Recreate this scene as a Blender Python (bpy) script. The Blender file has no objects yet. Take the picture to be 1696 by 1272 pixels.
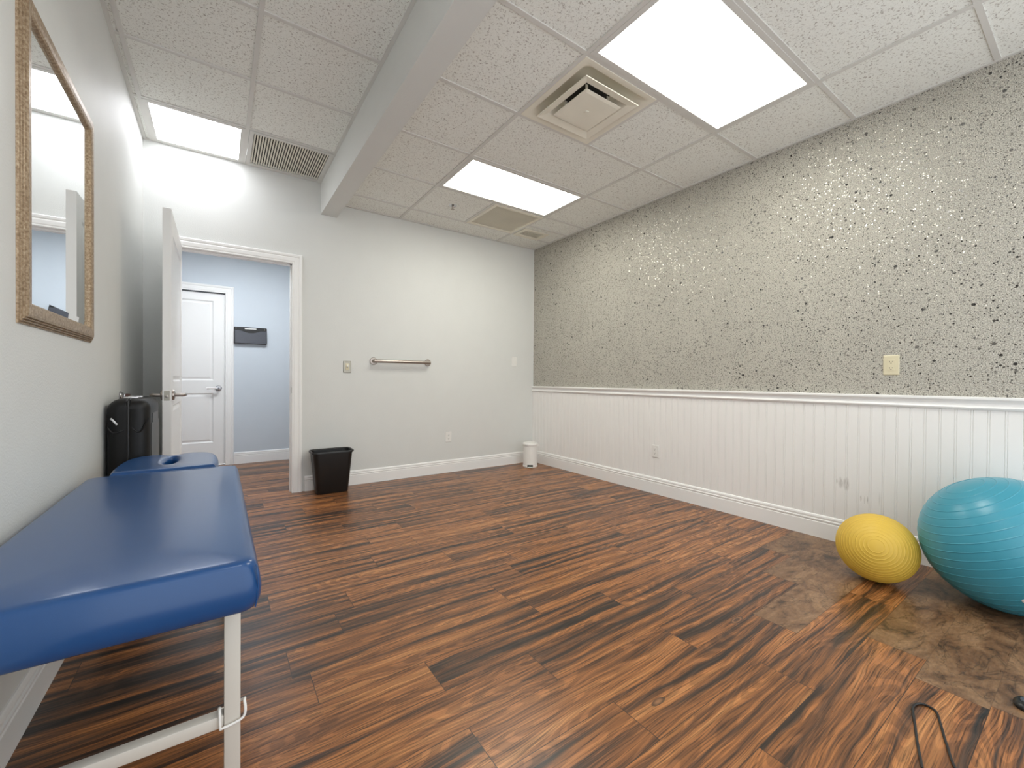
import bpy, bmesh, math, random
from mathutils import Vector, Matrix
PI = math.pi
scn = bpy.context.scene
COL = scn.collection

# ------------------------------------------------------------------ camera
F_PX, YAW, PITCH, ROLL = 697.03, 0.60893, -0.00727, 0.00662
CAM = Vector((-3.3729, -4.3504, 1.0539))
fw = Vector((math.sin(YAW)*math.cos(PITCH), math.cos(YAW)*math.cos(PITCH), math.sin(PITCH)))
r0 = Vector((math.cos(YAW), -math.sin(YAW), 0)); u0 = r0.cross(fw)
rt = math.cos(ROLL)*r0 + math.sin(ROLL)*u0
up = -math.sin(ROLL)*r0 + math.cos(ROLL)*u0
cd = bpy.data.cameras.new('camera'); cam = bpy.data.objects.new('camera', cd); COL.objects.link(cam)
M3 = Matrix((rt, up, -fw)).transposed()
cam.matrix_world = Matrix.Translation(CAM) @ M3.to_4x4()
cd.sensor_fit = 'HORIZONTAL'; cd.sensor_width = 36.0; cd.lens = 36.0*F_PX/1696.0
cd.shift_y = -1.0/1696.0; cd.clip_start = 0.02
scn.camera = cam

# ------------------------------------------------------------------ world and exposure
w = bpy.data.worlds.new('world'); scn.world = w; w.use_nodes = True
w.node_tree.nodes['Background'].inputs[0].default_value = (0.94, 0.97, 1.0, 1)
w.node_tree.nodes['Background'].inputs[1].default_value = 0.58  # even world light, added as fill through the room's open end
vs = scn.view_settings
vs.view_transform = 'Standard'; vs.look = 'None'; vs.gamma = 1.0; vs.use_curve_mapping = False
vs.exposure = 1.73
scn.cycles.diffuse_bounces = 8; scn.cycles.max_bounces = 16
# strengths of the ceiling lights (used by their builders below)
LAMP_WARM, LAMP_WARM_COL = 3.9, (0.985, 0.975, 0.88)
LAMP_COOL, LAMP_COOL_COL = 2.4, (0.94, 0.955, 1.0)
HALL_FILL, HALL_FILL_COL = 6.2, (0.92, 0.96, 1.0)  # hallway light is out of view, added to brighten the corridor

# ------------------------------------------------------------------ dimensions
XL = -3.858          # left wall
H = 2.753            # ceiling over the larger right side
HL = 2.919           # higher ceiling on the left side
YF = -4.80           # room's end behind the camera, left open so world light fills in
XA, XB = -1.806, -0.587
YR = [-0.323 - 0.6096*k for k in range(8)]      # grid rows, right ceiling
HALL = 1.85          # far wall of the hallway

# ------------------------------------------------------------------ material helpers
def new_mat(name):
    m = bpy.data.materials.new(name); m.use_nodes = True
    nt = m.node_tree; b = nt.nodes['Principled BSDF']
    return m, nt, b
def N(nt, typ, ins=None, **props):
    n = nt.nodes.new(typ)
    for k, v in props.items(): setattr(n, k, v)
    for k, v in (ins or {}).items():
        s = n.inputs[k]
        if isinstance(v, bpy.types.NodeSocket): nt.links.new(v, s)
        else: s.default_value = v
    return n
def math_(nt, op, a, b=0.0, clamp=False):
    n = N(nt, 'ShaderNodeMath', {0: a, 1: b}, operation=op); n.use_clamp = clamp
    return n.outputs[0]
def ramp(nt, fac, stops):
    n = N(nt, 'ShaderNodeValToRGB', {0: fac}); e = n.color_ramp.elements
    while len(e) < len(stops): e.new(0.5)
    for el, (p, c) in zip(e, stops):
        el.position = p; el.color = (c, c, c, 1) if not isinstance(c, tuple) else (*c, 1)
    return n.outputs[0]
def mix(nt, fac, a, b, blend='MIX'):
    n = N(nt, 'ShaderNodeMix', data_type='RGBA', blend_type=blend)
    for i, v in ((0, fac), (6, a), (7, b)):
        if isinstance(v, bpy.types.NodeSocket): nt.links.new(v, n.inputs[i])
        else: n.inputs[i].default_value = (*v, 1) if isinstance(v, tuple) else v
    return n.outputs[2]
def mapping(nt, vec, scale, loc=(0, 0, 0), rot=(0, 0, 0)):
    return N(nt, 'ShaderNodeMapping', {0: vec, 'Scale': scale, 'Location': loc, 'Rotation': rot}).outputs[0]
def objco(nt): return N(nt, 'ShaderNodeTexCoord').outputs['Object']
def noise(nt, vec, scale=5.0, detail=2.0, rough=0.5, dist=0.0):
    return N(nt, 'ShaderNodeTexNoise', {'Vector': vec, 'Scale': scale, 'Detail': detail, 'Roughness': rough, 'Distortion': dist}).outputs[0]
def bump(nt, b, h, strength=0.2, dist=0.001):
    n = N(nt, 'ShaderNodeBump', {'Height': h, 'Strength': strength, 'Distance': dist})
    nt.links.new(n.outputs[0], b.inputs['Normal'])
def simple(name, col, rough=0.5, metal=0.0, spec=0.5, var=0.04, vscale=6.0, bscale=0, bstr=0.1, bdist=0.001, coat=0.0):
    m, nt, b = new_mat(name); co = objco(nt)
    f = ramp(nt, noise(nt, co, vscale, 3), [(0.3, 1.0-var), (0.7, 1.0)])
    c = mix(nt, 1.0, col, f, 'MULTIPLY')
    nt.links.new(c, b.inputs['Base Color'])
    b.inputs['Roughness'].default_value = rough; b.inputs['Metallic'].default_value = metal
    b.inputs['Specular IOR Level'].default_value = spec; b.inputs['Coat Weight'].default_value = coat
    if bscale: bump(nt, b, noise(nt, co, bscale, 2), bstr, bdist)
    return m

M = {}
M['paint'] = simple('wall_paint', (0.69, 0.70, 0.68), 0.55, var=0.02, bscale=160, bstr=0.4, bdist=0.002)
M['paint_hall'] = simple('hall_paint', (0.58, 0.635, 0.69), 0.6, var=0.02, bscale=160, bstr=0.2, bdist=0.002)
M['trim'] = simple('white_trim_paint', (0.86, 0.855, 0.84), 0.32, var=0.01)
M['door'] = simple('door_paint', (0.84, 0.835, 0.82), 0.35, var=0.01)
M['grid'] = simple('ceiling_grid_paint', (0.66, 0.65, 0.62), 0.5, var=0.02)
M['almond'] = simple('cream_painted_metal', (0.82, 0.785, 0.68), 0.45, var=0.06)
M['almond_plastic'] = simple('almond_plastic', (0.68, 0.62, 0.44), 0.35, var=0.02)
M['white_plastic'] = simple('white_plastic', (0.80, 0.79, 0.76), 0.35, var=0.01)
M['black_plastic'] = simple('black_plastic', (0.008, 0.008, 0.008), 0.38, var=0.1)
M['dark_slot'] = simple('dark_slot', (0.02, 0.018, 0.015), 0.7, var=0.1)
M['duct'] = simple('dark_duct', (0.035, 0.028, 0.02), 0.8, var=0.2)
M['steel'] = simple('brushed_nickel', (0.40, 0.355, 0.32), 0.33, 1.0, var=0.05, vscale=40)
M['chrome'] = simple('satin_chrome', (0.50, 0.50, 0.52), 0.22, 1.0, var=0.03)
M['plate_steel'] = simple('stainless_plate', (0.36, 0.34, 0.29), 0.4, 1.0, var=0.05)
M['frame_metal'] = simple('cream_enamel_metal', (0.62, 0.59, 0.53), 0.35, var=0.04)
M['nylon'] = simple('black_nylon', (0.0045, 0.0043, 0.0045), 0.42, spec=0.35, var=0.3, vscale=30, bscale=500, bstr=0.2)
M['nylon_lit'] = simple('black_nylon_lit', (0.085, 0.085, 0.080), 0.42, var=0.2, vscale=8)  # paler grey for the highlight on the black case's right side
M['smoke'] = simple('smoky_plastic', (0.075, 0.08, 0.098), 0.25, var=0.1)
M['rubber'] = simple('brown_rubber', (0.10, 0.05, 0.04), 0.6, var=0.1)
M['cable'] = simple('black_cable', (0.012, 0.011, 0.010), 0.5, var=0.1)
M['mirror'] = simple('mirror_glass', (0.93, 0.95, 0.95), 0.01, 1.0, var=0.0)
M['tag'] = simple('silver_tag', (0.75, 0.75, 0.76), 0.3, 0.6, var=0.02)
M['hole'] = simple('hole_fabric', (0.01, 0.015, 0.04), 0.7, var=0.1)

def emit(name, col, s):
    m, nt, b = new_mat(name)
    b.inputs['Base Color'].default_value = (0.9, 0.9, 0.9, 1)
    co = objco(nt)
    # two tube rows glow slightly brighter through the lens
    sep = N(nt, 'ShaderNodeSeparateXYZ', {0: co})
    st = math_(nt, 'MULTIPLY_ADD', math_(nt, 'ABSOLUTE', math_(nt, 'SINE', math_(nt, 'MULTIPLY', sep.outputs[1], 11.0))), 0.25*s)
    nt.nodes[-1].inputs[2].default_value = 0.82*s
    b.inputs['Emission Color'].default_value = (*col, 1)
    nt.links.new(st, b.inputs['Emission Strength'])
    return m
M['lens_warm'] = emit('warm_light_lens', LAMP_WARM_COL, LAMP_WARM)
M['lens_cool'] = emit('cool_light_lens', LAMP_COOL_COL, LAMP_COOL)
M['lens_hall_fill'] = emit('hall_fill_lens', HALL_FILL_COL, HALL_FILL)  # lens of the added hallway light

def mat_tile():
    m, nt, b = new_mat('mineral_fibre_tile'); co = objco(nt)
    n1 = noise(nt, co, 95, 2, 0.55, 0.8)
    pits = ramp(nt, n1, [(0.34, 0.0), (0.43, 1.0)])
    n2 = noise(nt, co, 260, 2)
    base = mix(nt, ramp(nt, n2, [(0.3, 0.0), (0.7, 1.0)]), (0.80, 0.81, 0.77), (0.88, 0.89, 0.85))
    c = mix(nt, pits, (0.48, 0.455, 0.42), base)
    nt.links.new(c, b.inputs['Base Color']); b.inputs['Roughness'].default_value = 0.9
    b.inputs['Specular IOR Level'].default_value = 0.1
    bump(nt, b, pits, 0.4, 0.003)
    return m
M['tile'] = mat_tile()

def mat_floor():
    m, nt, b = new_mat('vinyl_wood_planks')
    g = N(nt, 'ShaderNodeUVMap', uv_map='grain').outputs[0]
    e = N(nt, 'ShaderNodeUVMap', uv_map='edge').outputs[0]
    at = N(nt, 'ShaderNodeAttribute', attribute_name='plank')
    sepc = N(nt, 'ShaderNodeSeparateColor', {0: at.outputs[0]})
    tone, kind, wid = sepc.outputs[0], sepc.outputs[1], sepc.outputs[2]
    # broad colour streaks that run along the plank
    warp = noise(nt, mapping(nt, g, (1.1, 5.0, 1)), 1.0, 3)
    wv = N(nt, 'ShaderNodeVectorMath', {0: g, 1: N(nt, 'ShaderNodeCombineXYZ', {1: math_(nt, 'MULTIPLY', warp, 0.10)}).outputs[0]}, operation='ADD').outputs[0]
    s = noise(nt, mapping(nt, wv, (0.8, 24.0, 1)), 1.0, 6, 0.62, 0.15)
    s = math_(nt, 'ADD', s, math_(nt, 'MULTIPLY', math_(nt, 'SUBTRACT', tone, 0.42), 0.09))
    col = ramp(nt, s, [(0.34, (0.026, 0.020, 0.017)), (0.42, (0.075, 0.042, 0.026)), (0.48, (0.20, 0.083, 0.034)), (0.56, (0.40, 0.155, 0.050)), (0.70, (0.56, 0.25, 0.088))])
    # cathedral rings
    h = noise(nt, mapping(nt, wv, (0.9, 6.5, 1), (3, 7, 0)), 1.0, 1)
    rings = math_(nt, 'SINE', math_(nt, 'MULTIPLY', h, 170.0))
    rm = ramp(nt, rings, [(0.12, 0.60), (0.55, 1.0)])
    col = mix(nt, 0.75, col, rm, 'MULTIPLY')
    # fine grain
    fg = noise(nt, mapping(nt, wv, (5, 230, 1)), 1.0, 4, 0.65)
    col = mix(nt, 1.0, col, ramp(nt, fg, [(0.38, 0.30), (0.48, 0.85), (0.54, 1.0), (0.75, 1.0)]), 'MULTIPLY')
    # knots
    vo = N(nt, 'ShaderNodeTexVoronoi', {'Vector': mapping(nt, g, (2.6, 7.5, 1)), 'Scale': 1.0})
    kn = ramp(nt, vo.outputs['Distance'], [(0.05, (0.05, 0.028, 0.018)), (0.075, (0.32, 0.16, 0.08)), (0.10, (0.05, 0.03, 0.02))])
    ksel = math_(nt, 'MULTIPLY', math_(nt, 'LESS_THAN', vo.outputs['Distance'], 0.115), math_(nt, 'GREATER_THAN', N(nt, 'ShaderNodeSeparateColor', {0: vo.outputs['Color']}).outputs[0], 0.6))
    col = mix(nt, math_(nt, 'MULTIPLY', ksel, 0.8), col, kn)
    # the odd mottled replacement planks
    q = noise(nt, mapping(nt, g, (5, 8, 1)), 1.0, 5, 0.62, 1.2)
    vein = math_(nt, 'ABSOLUTE', math_(nt, 'SUBTRACT', noise(nt, mapping(nt, g, (4, 6, 1)), 1.0, 4, 0.6, 1.0), 0.5))
    odd = ramp(nt, q, [(0.30, (0.045, 0.026, 0.015)), (0.45, (0.17, 0.088, 0.042)), (0.62, (0.27, 0.155, 0.078)), (0.8, (0.34, 0.20, 0.11))])
    odd = mix(nt, 0.8, odd, ramp(nt, vein, [(0.0, 0.35), (0.012, 0.85), (0.04, 1.0)]), 'MULTIPLY')
    odd = mix(nt, 0.5, odd, ramp(nt, noise(nt, mapping(nt, g, (40, 90, 1)), 1.0, 3, 0.7), [(0.35, 0.6), (0.6, 1.1)]), 'MULTIPLY')
    col = mix(nt, kind, col, odd)
    # joints
    sx = N(nt, 'ShaderNodeSeparateXYZ', {0: e})
    du = math_(nt, 'MINIMUM', sx.outputs[0], math_(nt, 'SUBTRACT', math_(nt, 'MULTIPLY', wid, 2.0), sx.outputs[0]))
    dv = math_(nt, 'MINIMUM', sx.outputs[1], math_(nt, 'SUBTRACT', 0.1778, sx.outputs[1]))
    jd = math_(nt, 'MINIMUM', du, dv)
    jf = math_(nt, 'MULTIPLY', ramp(nt, math_(nt, 'MULTIPLY', jd, 100.0), [(0.06, 1.0), (0.16, 0.0)]), math_(nt, 'SUBTRACT', 1.0, math_(nt, 'MULTIPLY', kind, 0.75)))
    col = mix(nt, jf, col, (0.03, 0.018, 0.012))
    nt.links.new(col, b.inputs['Base Color'])
    nt.links.new(ramp(nt, fg, [(0.3, 0.38), (0.7, 0.27)]), b.inputs['Roughness'])
    b.inputs['Specular IOR Level'].default_value = 0.5
    bump(nt, b, fg, 0.08, 0.001)
    return m
M['floor'] = mat_floor()

def mat_wallpaper():
    m, nt, b = new_mat('mica_flake_wallpaper'); co = objco(nt)
    co = mapping(nt, co, (0.0, 1.0, 1.0))
    gran = noise(nt, co, 210, 3, 0.7)
    col = ramp(nt, gran, [(0.38, (0.185, 0.175, 0.152)), (0.5, (0.44, 0.42, 0.365)), (0.62, (0.67, 0.645, 0.575))])
    col = mix(nt, 0.5, col, ramp(nt, noise(nt, co, 3.0, 3), [(0.3, 0.88), (0.7, 1.05)]), 'MULTIPLY')
    nrm = N(nt, 'ShaderNodeNewGeometry').outputs['Normal']
    mask = None; tilt = None
    for sc, thr, size in ((40, 0.89, 0.25), (75, 0.80, 0.28), (140, 0.72, 0.32)):
        v = N(nt, 'ShaderNodeTexVoronoi', {'Vector': N(nt, 'ShaderNodeVectorMath', {0: co, 1: N(nt, 'ShaderNodeVectorMath', {0: N(nt, 'ShaderNodeTexNoise', {'Vector': co, 'Scale': sc*3.0}).outputs['Color'], 3: 0.18/sc}, operation='SCALE').outputs[0]}, operation='ADD').outputs[0], 'Scale': float(sc)})
        rc = N(nt, 'ShaderNodeSeparateColor', {0: v.outputs['Color']})
        rad = math_(nt, 'MULTIPLY', math_(nt, 'POWER', math_(nt, 'MULTIPLY_ADD', rc.outputs[0], 1.0), 1.0), size)
        # only cells whose random value passes the threshold carry a flake
        on = math_(nt, 'MULTIPLY', math_(nt, 'GREATER_THAN', rc.outputs[1], thr), math_(nt, 'LESS_THAN', v.outputs['Distance'], math_(nt, 'MULTIPLY', rad, 1.0)))
        t = N(nt, 'ShaderNodeVectorMath', {0: v.outputs['Color'], 1: (0.5, 0.5, 0.5)}, operation='SUBTRACT').outputs[0]
        if mask is None: mask, tilt = on, t
        else:
            tilt = N(nt, 'ShaderNodeMix', {0: on, 4: tilt, 5: t}, data_type='VECTOR').outputs[1]
            mask = math_(nt, 'MAXIMUM', mask, on)
    vg = N(nt, 'ShaderNodeTexVoronoi', {'Vector': co, 'Scale': 95.0})
    gc = N(nt, 'ShaderNodeSeparateColor', {0: vg.outputs['Color']})
    clear = math_(nt, 'MULTIPLY', math_(nt, 'GREATER_THAN', gc.outputs[0], 0.62), math_(nt, 'LESS_THAN', vg.outputs['Distance'], 0.34))
    tg = N(nt, 'ShaderNodeVectorMath', {0: vg.outputs['Color'], 1: (0.81, 0.5, 0.5)}, operation='SUBTRACT').outputs[0]
    fc = N(nt, 'ShaderNodeSeparateXYZ', {0: tilt}).outputs[2]
    flake = ramp(nt, math_(nt, 'ADD', fc, 0.5), [(0.1, (0.012, 0.011, 0.010)), (0.55, (0.05, 0.047, 0.043)), (0.95, (0.20, 0.19, 0.17))])
    nt.links.new(mix(nt, mask, col, flake), b.inputs['Base Color'])
    tilt = N(nt, 'ShaderNodeMix', {0: mask, 4: tg, 5: tilt}, data_type='VECTOR').outputs[1]
    mask = math_(nt, 'MAXIMUM', mask, clear)
    nn = N(nt, 'ShaderNodeVectorMath', {0: N(nt, 'ShaderNodeVectorMath', {0: tilt, 3: 0.36}, operation='SCALE').outputs[0], 1: nrm}, operation='ADD').outputs[0]
    nn = N(nt, 'ShaderNodeVectorMath', {0: nn}, operation='NORMALIZE').outputs[0]
    sel = N(nt, 'ShaderNodeMix', {0: mask, 4: nrm, 5: nn}, data_type='VECTOR').outputs[1]
    nt.links.new(math_(nt, 'MULTIPLY', clear, 0.7), b.inputs['Metallic'])
    bm_ = N(nt, 'ShaderNodeBump', {'Height': gran, 'Strength': 0.35, 'Distance': 0.002, 'Normal': sel})
    nt.links.new(bm_.outputs[0], b.inputs['Normal'])
    nt.links.new(math_(nt, 'MULTIPLY_ADD', mask, -0.42), b.inputs['Roughness']); nt.nodes[-1].inputs[2].default_value = 0.62
    nt.links.new(math_(nt, 'MULTIPLY_ADD', mask, 0.6), b.inputs['Specular IOR Level']); nt.nodes[-1].inputs[2].default_value = 0.4
    return m
M['wallpaper'] = mat_wallpaper()

def mat_wainscot():
    m, nt, b = new_mat('beadboard_paint'); co = objco(nt)
    sep = N(nt, 'ShaderNodeSeparateXYZ', {0: co}); y, z = sep.outputs[1], sep.outputs[2]
    tot = None
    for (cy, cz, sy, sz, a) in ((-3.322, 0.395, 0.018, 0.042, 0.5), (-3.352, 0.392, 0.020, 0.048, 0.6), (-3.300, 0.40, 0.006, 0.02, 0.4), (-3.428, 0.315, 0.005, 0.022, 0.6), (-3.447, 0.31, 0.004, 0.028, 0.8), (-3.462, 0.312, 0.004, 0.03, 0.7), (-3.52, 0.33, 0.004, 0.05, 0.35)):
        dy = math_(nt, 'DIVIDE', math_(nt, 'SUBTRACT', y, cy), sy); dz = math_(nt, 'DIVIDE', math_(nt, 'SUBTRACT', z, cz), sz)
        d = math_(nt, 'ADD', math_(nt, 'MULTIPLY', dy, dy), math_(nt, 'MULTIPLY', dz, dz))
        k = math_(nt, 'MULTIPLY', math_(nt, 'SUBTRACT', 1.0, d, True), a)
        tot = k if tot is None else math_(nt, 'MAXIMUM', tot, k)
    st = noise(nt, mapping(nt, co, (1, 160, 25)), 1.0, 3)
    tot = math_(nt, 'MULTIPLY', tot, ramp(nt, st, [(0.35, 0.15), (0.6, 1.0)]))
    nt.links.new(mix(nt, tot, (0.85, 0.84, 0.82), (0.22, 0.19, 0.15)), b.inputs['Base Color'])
    b.inputs['Roughness'].default_value = 0.36
    return m
M['wainscot'] = mat_wainscot()

def mat_vinyl():
    m, nt, b = new_mat('blue_vinyl'); co = objco(nt)
    c = mix(nt, noise(nt, co, 4, 3), (0.006, 0.056, 0.185), (0.007, 0.062, 0.20))
    # worn red-brown scuffs on the near end
    n = noise(nt, mapping(nt, co, (9, 9, 22)), 1.0, 5, 0.7)
    sep = N(nt, 'ShaderNodeSeparateXYZ', {0: co})
    near = math_(nt, 'LESS_THAN', sep.outputs[1], -3.17)
    f = math_(nt, 'MULTIPLY', ramp(nt, n, [(0.66, 0.0), (0.76, 0.55)]), near)
    nt.links.new(mix(nt, f, c, (0.10, 0.035, 0.06)), b.inputs['Base Color'])
    b.inputs['Roughness'].default_value = 0.38; b.inputs['Specular IOR Level'].default_value = 0.3
    b.inputs['Coat Weight'].default_value = 0.55; b.inputs['Coat Roughness'].default_value = 0.16
    bump(nt, b, noise(nt, co, 420, 2), 0.08, 0.001)
    return m
M['vinyl'] = mat_vinyl()

def mat_gilt():
    m, nt, b = new_mat('mottled_champagne_frame'); co = objco(nt)
    n = noise(nt, co, 120, 4, 0.65); n2 = noise(nt, co, 8, 2)
    c = ramp(nt, n, [(0.32, (0.21, 0.135, 0.07)), (0.5, (0.36, 0.255, 0.155)), (0.68, (0.52, 0.41, 0.28))])
    c = mix(nt, 0.4, c, ramp(nt, n2, [(0.3, 0.75), (0.7, 1.0)]), 'MULTIPLY')
    nt.links.new(c, b.inputs['Base Color'])
    b.inputs['Roughness'].default_value = 0.4; b.inputs['Metallic'].default_value = 0.25
    bump(nt, b, n, 0.15, 0.001)
    return m
M['gilt'] = mat_gilt()
def mat_ball(name, col, col2, rough):
    m, nt, b = new_mat(name); co = objco(nt)
    nt.links.new(mix(nt, noise(nt, co, 7, 4), col, col2), b.inputs['Base Color'])
    b.inputs['Roughness'].default_value = rough; b.inputs['Specular IOR Level'].default_value = 0.45
    b.inputs['Subsurface Weight'].default_value = 0.0
    bump(nt, b, noise(nt, co, 300, 2), 0.05, 0.001)
    return m
M['yellow'] = mat_ball('yellow_rubber', (0.66, 0.43, 0.055), (0.72, 0.49, 0.075), 0.48)
M['blue'] = mat_ball('aqua_rubber', (0.045, 0.28, 0.385), (0.06, 0.32, 0.42), 0.30)

# ------------------------------------------------------------------ mesh helpers
def BM(): return bmesh.new()
def box(bm, x0, x1, y0, y1, z0, z1, mi=0):
    v = [bm.verts.new(p) for p in ((x0,y0,z0),(x1,y0,z0),(x1,y1,z0),(x0,y1,z0),(x0,y0,z1),(x1,y0,z1),(x1,y1,z1),(x0,y1,z1))]
    fs = []
    for q in ((3,2,1,0),(4,5,6,7),(0,1,5,4),(1,2,6,5),(2,3,7,6),(3,0,4,7)):
        f = bm.faces.new([v[i] for i in q]); f.material_index = mi; fs.append(f)
    return v, fs
def rbox(bm, x0, x1, y0, y1, z0, z1, r=0.003, seg=3):
    t = bmesh.new(); box(t, x0, x1, y0, y1, z0, z1)
    bmesh.ops.bevel(t, geom=t.edges[:], offset=r, segments=seg, profile=0.5, affect='EDGES')
    merge(bm, t)
def merge(bm, t, mat4=None):
    if mat4 is not None: t.transform(mat4)
    me = bpy.data.meshes.new('tmp'); t.to_mesh(me); t.free(); bm.from_mesh(me); bpy.data.meshes.remove(me)
def frame_from(axis):
    a = Vector(axis).normalized(); h = Vector((0,0,1)) if abs(a.z) < 0.9 else Vector((1,0,0))
    u = h.cross(a).normalized(); v = a.cross(u)
    return u, v, a
def lathe(bm, prof, base, axis=(0,0,1), seg=32):
    """prof: list of (radius, height along axis)"""
    u, v, a = frame_from(axis); base = Vector(base); rings = []
    for r, h in prof:
        if r < 1e-6: rings.append([bm.verts.new(base + a*h)])
        else: rings.append([bm.verts.new(base + a*h + r*(math.cos(2*PI*i/seg)*u + math.sin(2*PI*i/seg)*v)) for i in range(seg)])
    for A, B in zip(rings, rings[1:]):
        if len(A) == 1 and len(B) == 1: continue
        for i in range(seg):
            j = (i+1) % seg
            if len(A) == 1: bm.faces.new((A[0], B[j], B[i]))
            elif len(B) == 1: bm.faces.new((A[i], A[j], B[0]))
            else: bm.faces.new((A[i], A[j], B[j], B[i]))
def tube(bm, pts, r, seg=10, closed=False, flat=None):
    P = [Vector(p) for p in pts]; n = len(P); rings = []; pu = None
    for i in range(n):
        a = P[(i+1) % n] if (closed or i < n-1) else P[i]
        c = P[i-1] if (closed or i > 0) else P[i]
        d = (a - c).normalized()
        if pu is None: u = frame_from(d)[0]
        else:
            u = (pu - d*pu.dot(d)); u = u.normalized() if u.length > 1e-6 else frame_from(d)[0]
        pu = u; v = d.cross(u)
        rings.append([bm.verts.new(P[i] + r*(math.cos(2*PI*k/seg)*u + math.sin(2*PI*k/seg)*v)) for k in range(seg)])
    for i in range(n if closed else n-1):
        A, B = rings[i], rings[(i+1) % n]
        for k in range(seg):
            l = (k+1) % seg; bm.faces.new((A[k], A[l], B[l], B[k]))
    if not closed:
        bm.faces.new(rings[0][::-1]); bm.faces.new(rings[-1])
def smooth_path(pts, n=8):
    P = [Vector(p) for p in pts]; out = []
    for i in range(len(P)-1):
        p0 = P[max(i-1,0)]; p1 = P[i]; p2 = P[i+1]; p3 = P[min(i+2, len(P)-1)]
        for k in range(n):
            t = k/n
            out.append(0.5*((2*p1) + (p2-p0)*t + (2*p0-5*p1+4*p2-p3)*t*t + (3*p1-p0-3*p2+p3)*t**3))
    out.append(P[-1]); return out
def loft(bm, loops, cap0=True, cap1=True):
    R = [[bm.verts.new(p) for p in lp] for lp in loops]
    for A, B in zip(R, R[1:]):
        for i in range(len(A)):
            j = (i+1) % len(A); bm.faces.new((A[i], A[j], B[j], B[i]))
    if cap0: bm.faces.new(R[0][::-1])
    if cap1: bm.faces.new(R[-1])
def rrect(cx, cy, wx, wy, r, n=6):
    out = []
    for (sx, sy, a0) in ((1,1,0),(-1,1,PI/2),(-1,-1,PI),(1,-1,1.5*PI)):
        for k in range(n+1):
            a = a0 + PI/2*k/n
            out.append((cx + sx*(wx/2-r) + r*math.cos(a), cy + sy*(wy/2-r) + r*math.sin(a)))
    return out
def sweep(bm, prof, p0, p1, nrm, capped=True):
    """prof: closed list of (offset along nrm, z); swept straight from p0 to p1"""
    nrm = Vector(nrm)
    L = [[Vector(p) + nrm*t + Vector((0,0,z)) for t, z in prof] for p in (p0, p1)]
    loft(bm, L, capped, capped)
def obj(name, bm, mats, parent=None, smooth=None, loc=None):
    bmesh.ops.recalc_face_normals(bm, faces=bm.faces[:])
    me = bpy.data.meshes.new(name); bm.to_mesh(me); bm.free()
    o = bpy.data.objects.new(name, me); COL.objects.link(o)
    for m in (mats if isinstance(mats, (list, tuple)) else [mats]): me.materials.append(M[m] if isinstance(m, str) else m)
    if smooth is not None:
        for p in me.polygons: p.use_smooth = len(p.vertices) <= 8
        if smooth: me.set_sharp_from_angle(angle=math.radians(smooth))
    if parent is not None:
        o.parent = parent
        o.matrix_parent_inverse = parent.matrix_world.inverted()
        b = me.vertices
    if loc is not None: o.location = loc
    return o
def struct(name, bm, mats, label=None, parent=None, smooth=None):
    o = obj(name, bm, mats, parent, smooth)
    if parent is None:
        o['kind'] = 'structure'
        if label: o['label'] = label
    return o
def tag(o, label, cat, group=None):
    o['label'] = label; o['category'] = cat
    if group: o['group'] = group
    return o
def thing(name, loc, label, cat, group=None):
    o = bpy.data.objects.new(name, None); COL.objects.link(o)
    o.location = loc; o.empty_display_size = 0.1
    o.matrix_world = Matrix.Translation(loc)
    return tag(o, label, cat, group)

# ================================================================== SETTING
# ------------------------------------------------------------------ floor: one quad per plank
def build_floor():
    rnd = random.Random(11)
    bm = BM(); ug = bm.loops.layers.uv.new('grain'); ue = bm.loops.layers.uv.new('edge'); ca = bm.loops.layers.float_color.new('plank')
    Wd, Ln = 0.1778, 0.93
    x0, x1 = -5.6, 0.0
    r = 0
    fixed = {}   # row boundary nearest y -> list of breaks, as seen in the photograph
    k = int(math.floor((YF - 0.05 + 3.417)/Wd))
    yy = -3.417 + k*Wd
    while yy < HALL + 0.02:
        ya, yb = yy, yy + Wd
        off = rnd.random()*Ln
        mid = round((yy + 3.417)/Wd)
        starts = {-4: (-1.318, 1), -3: (-1.329, 1), -2: (-1.160, 1), -1: (-1.37, 1), -5: (-1.25, 0)}
        brk = None; oddfrom = None
        if mid == -1: brk, oddfrom = -1.378, -1.378     # row -3.595..-3.417
        elif mid == 0: brk, oddfrom = -0.89, -0.89      # row -3.417..-3.239
        elif mid == 1: brk, oddfrom = -0.53, -0.53
        elif mid == -2: brk, oddfrom = -1.700, None
        elif mid == -3: brk, oddfrom = -1.163, -1.163
        elif mid == -4: brk, oddfrom = -1.328, -1.328
        elif mid == -5: brk, oddfrom = -1.30, -1.30
        if brk is not None: off = (brk - x0) % Ln
        xs = x0 - Ln + off
        while xs < x1:
            xe = xs + Ln
            a, b_ = max(xs, x0), min(xe, x1)
            if b_ - a > 0.002:
                odd = 1.0 if (oddfrom is not None and xs > oddfrom - 0.02) else 0.0
                gx, gy = rnd.random()*60, rnd.random()*60
                tone = rnd.random()
                vs_ = [bm.verts.new(p) for p in ((a,ya,0),(b_,ya,0),(b_,yb,0),(a,yb,0))]
                f = bm.faces.new(vs_)
                for l, (px, py) in zip(f.loops, ((a,ya),(b_,ya),(b_,yb),(a,yb))):
                    l[ug].uv = (px - xs + gx, py - ya + gy); l[ue].uv = (px - xs, py - ya)
                    l[ca] = (tone, odd, Ln/2.0, 1.0)
            xs = xe
        yy += Wd
    o = obj('floor', bm, 'floor'); o['kind'] = 'structure'
    o['label'] = 'dark and orange streaked wood-look plank floor'
    return o
build_floor()

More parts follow.
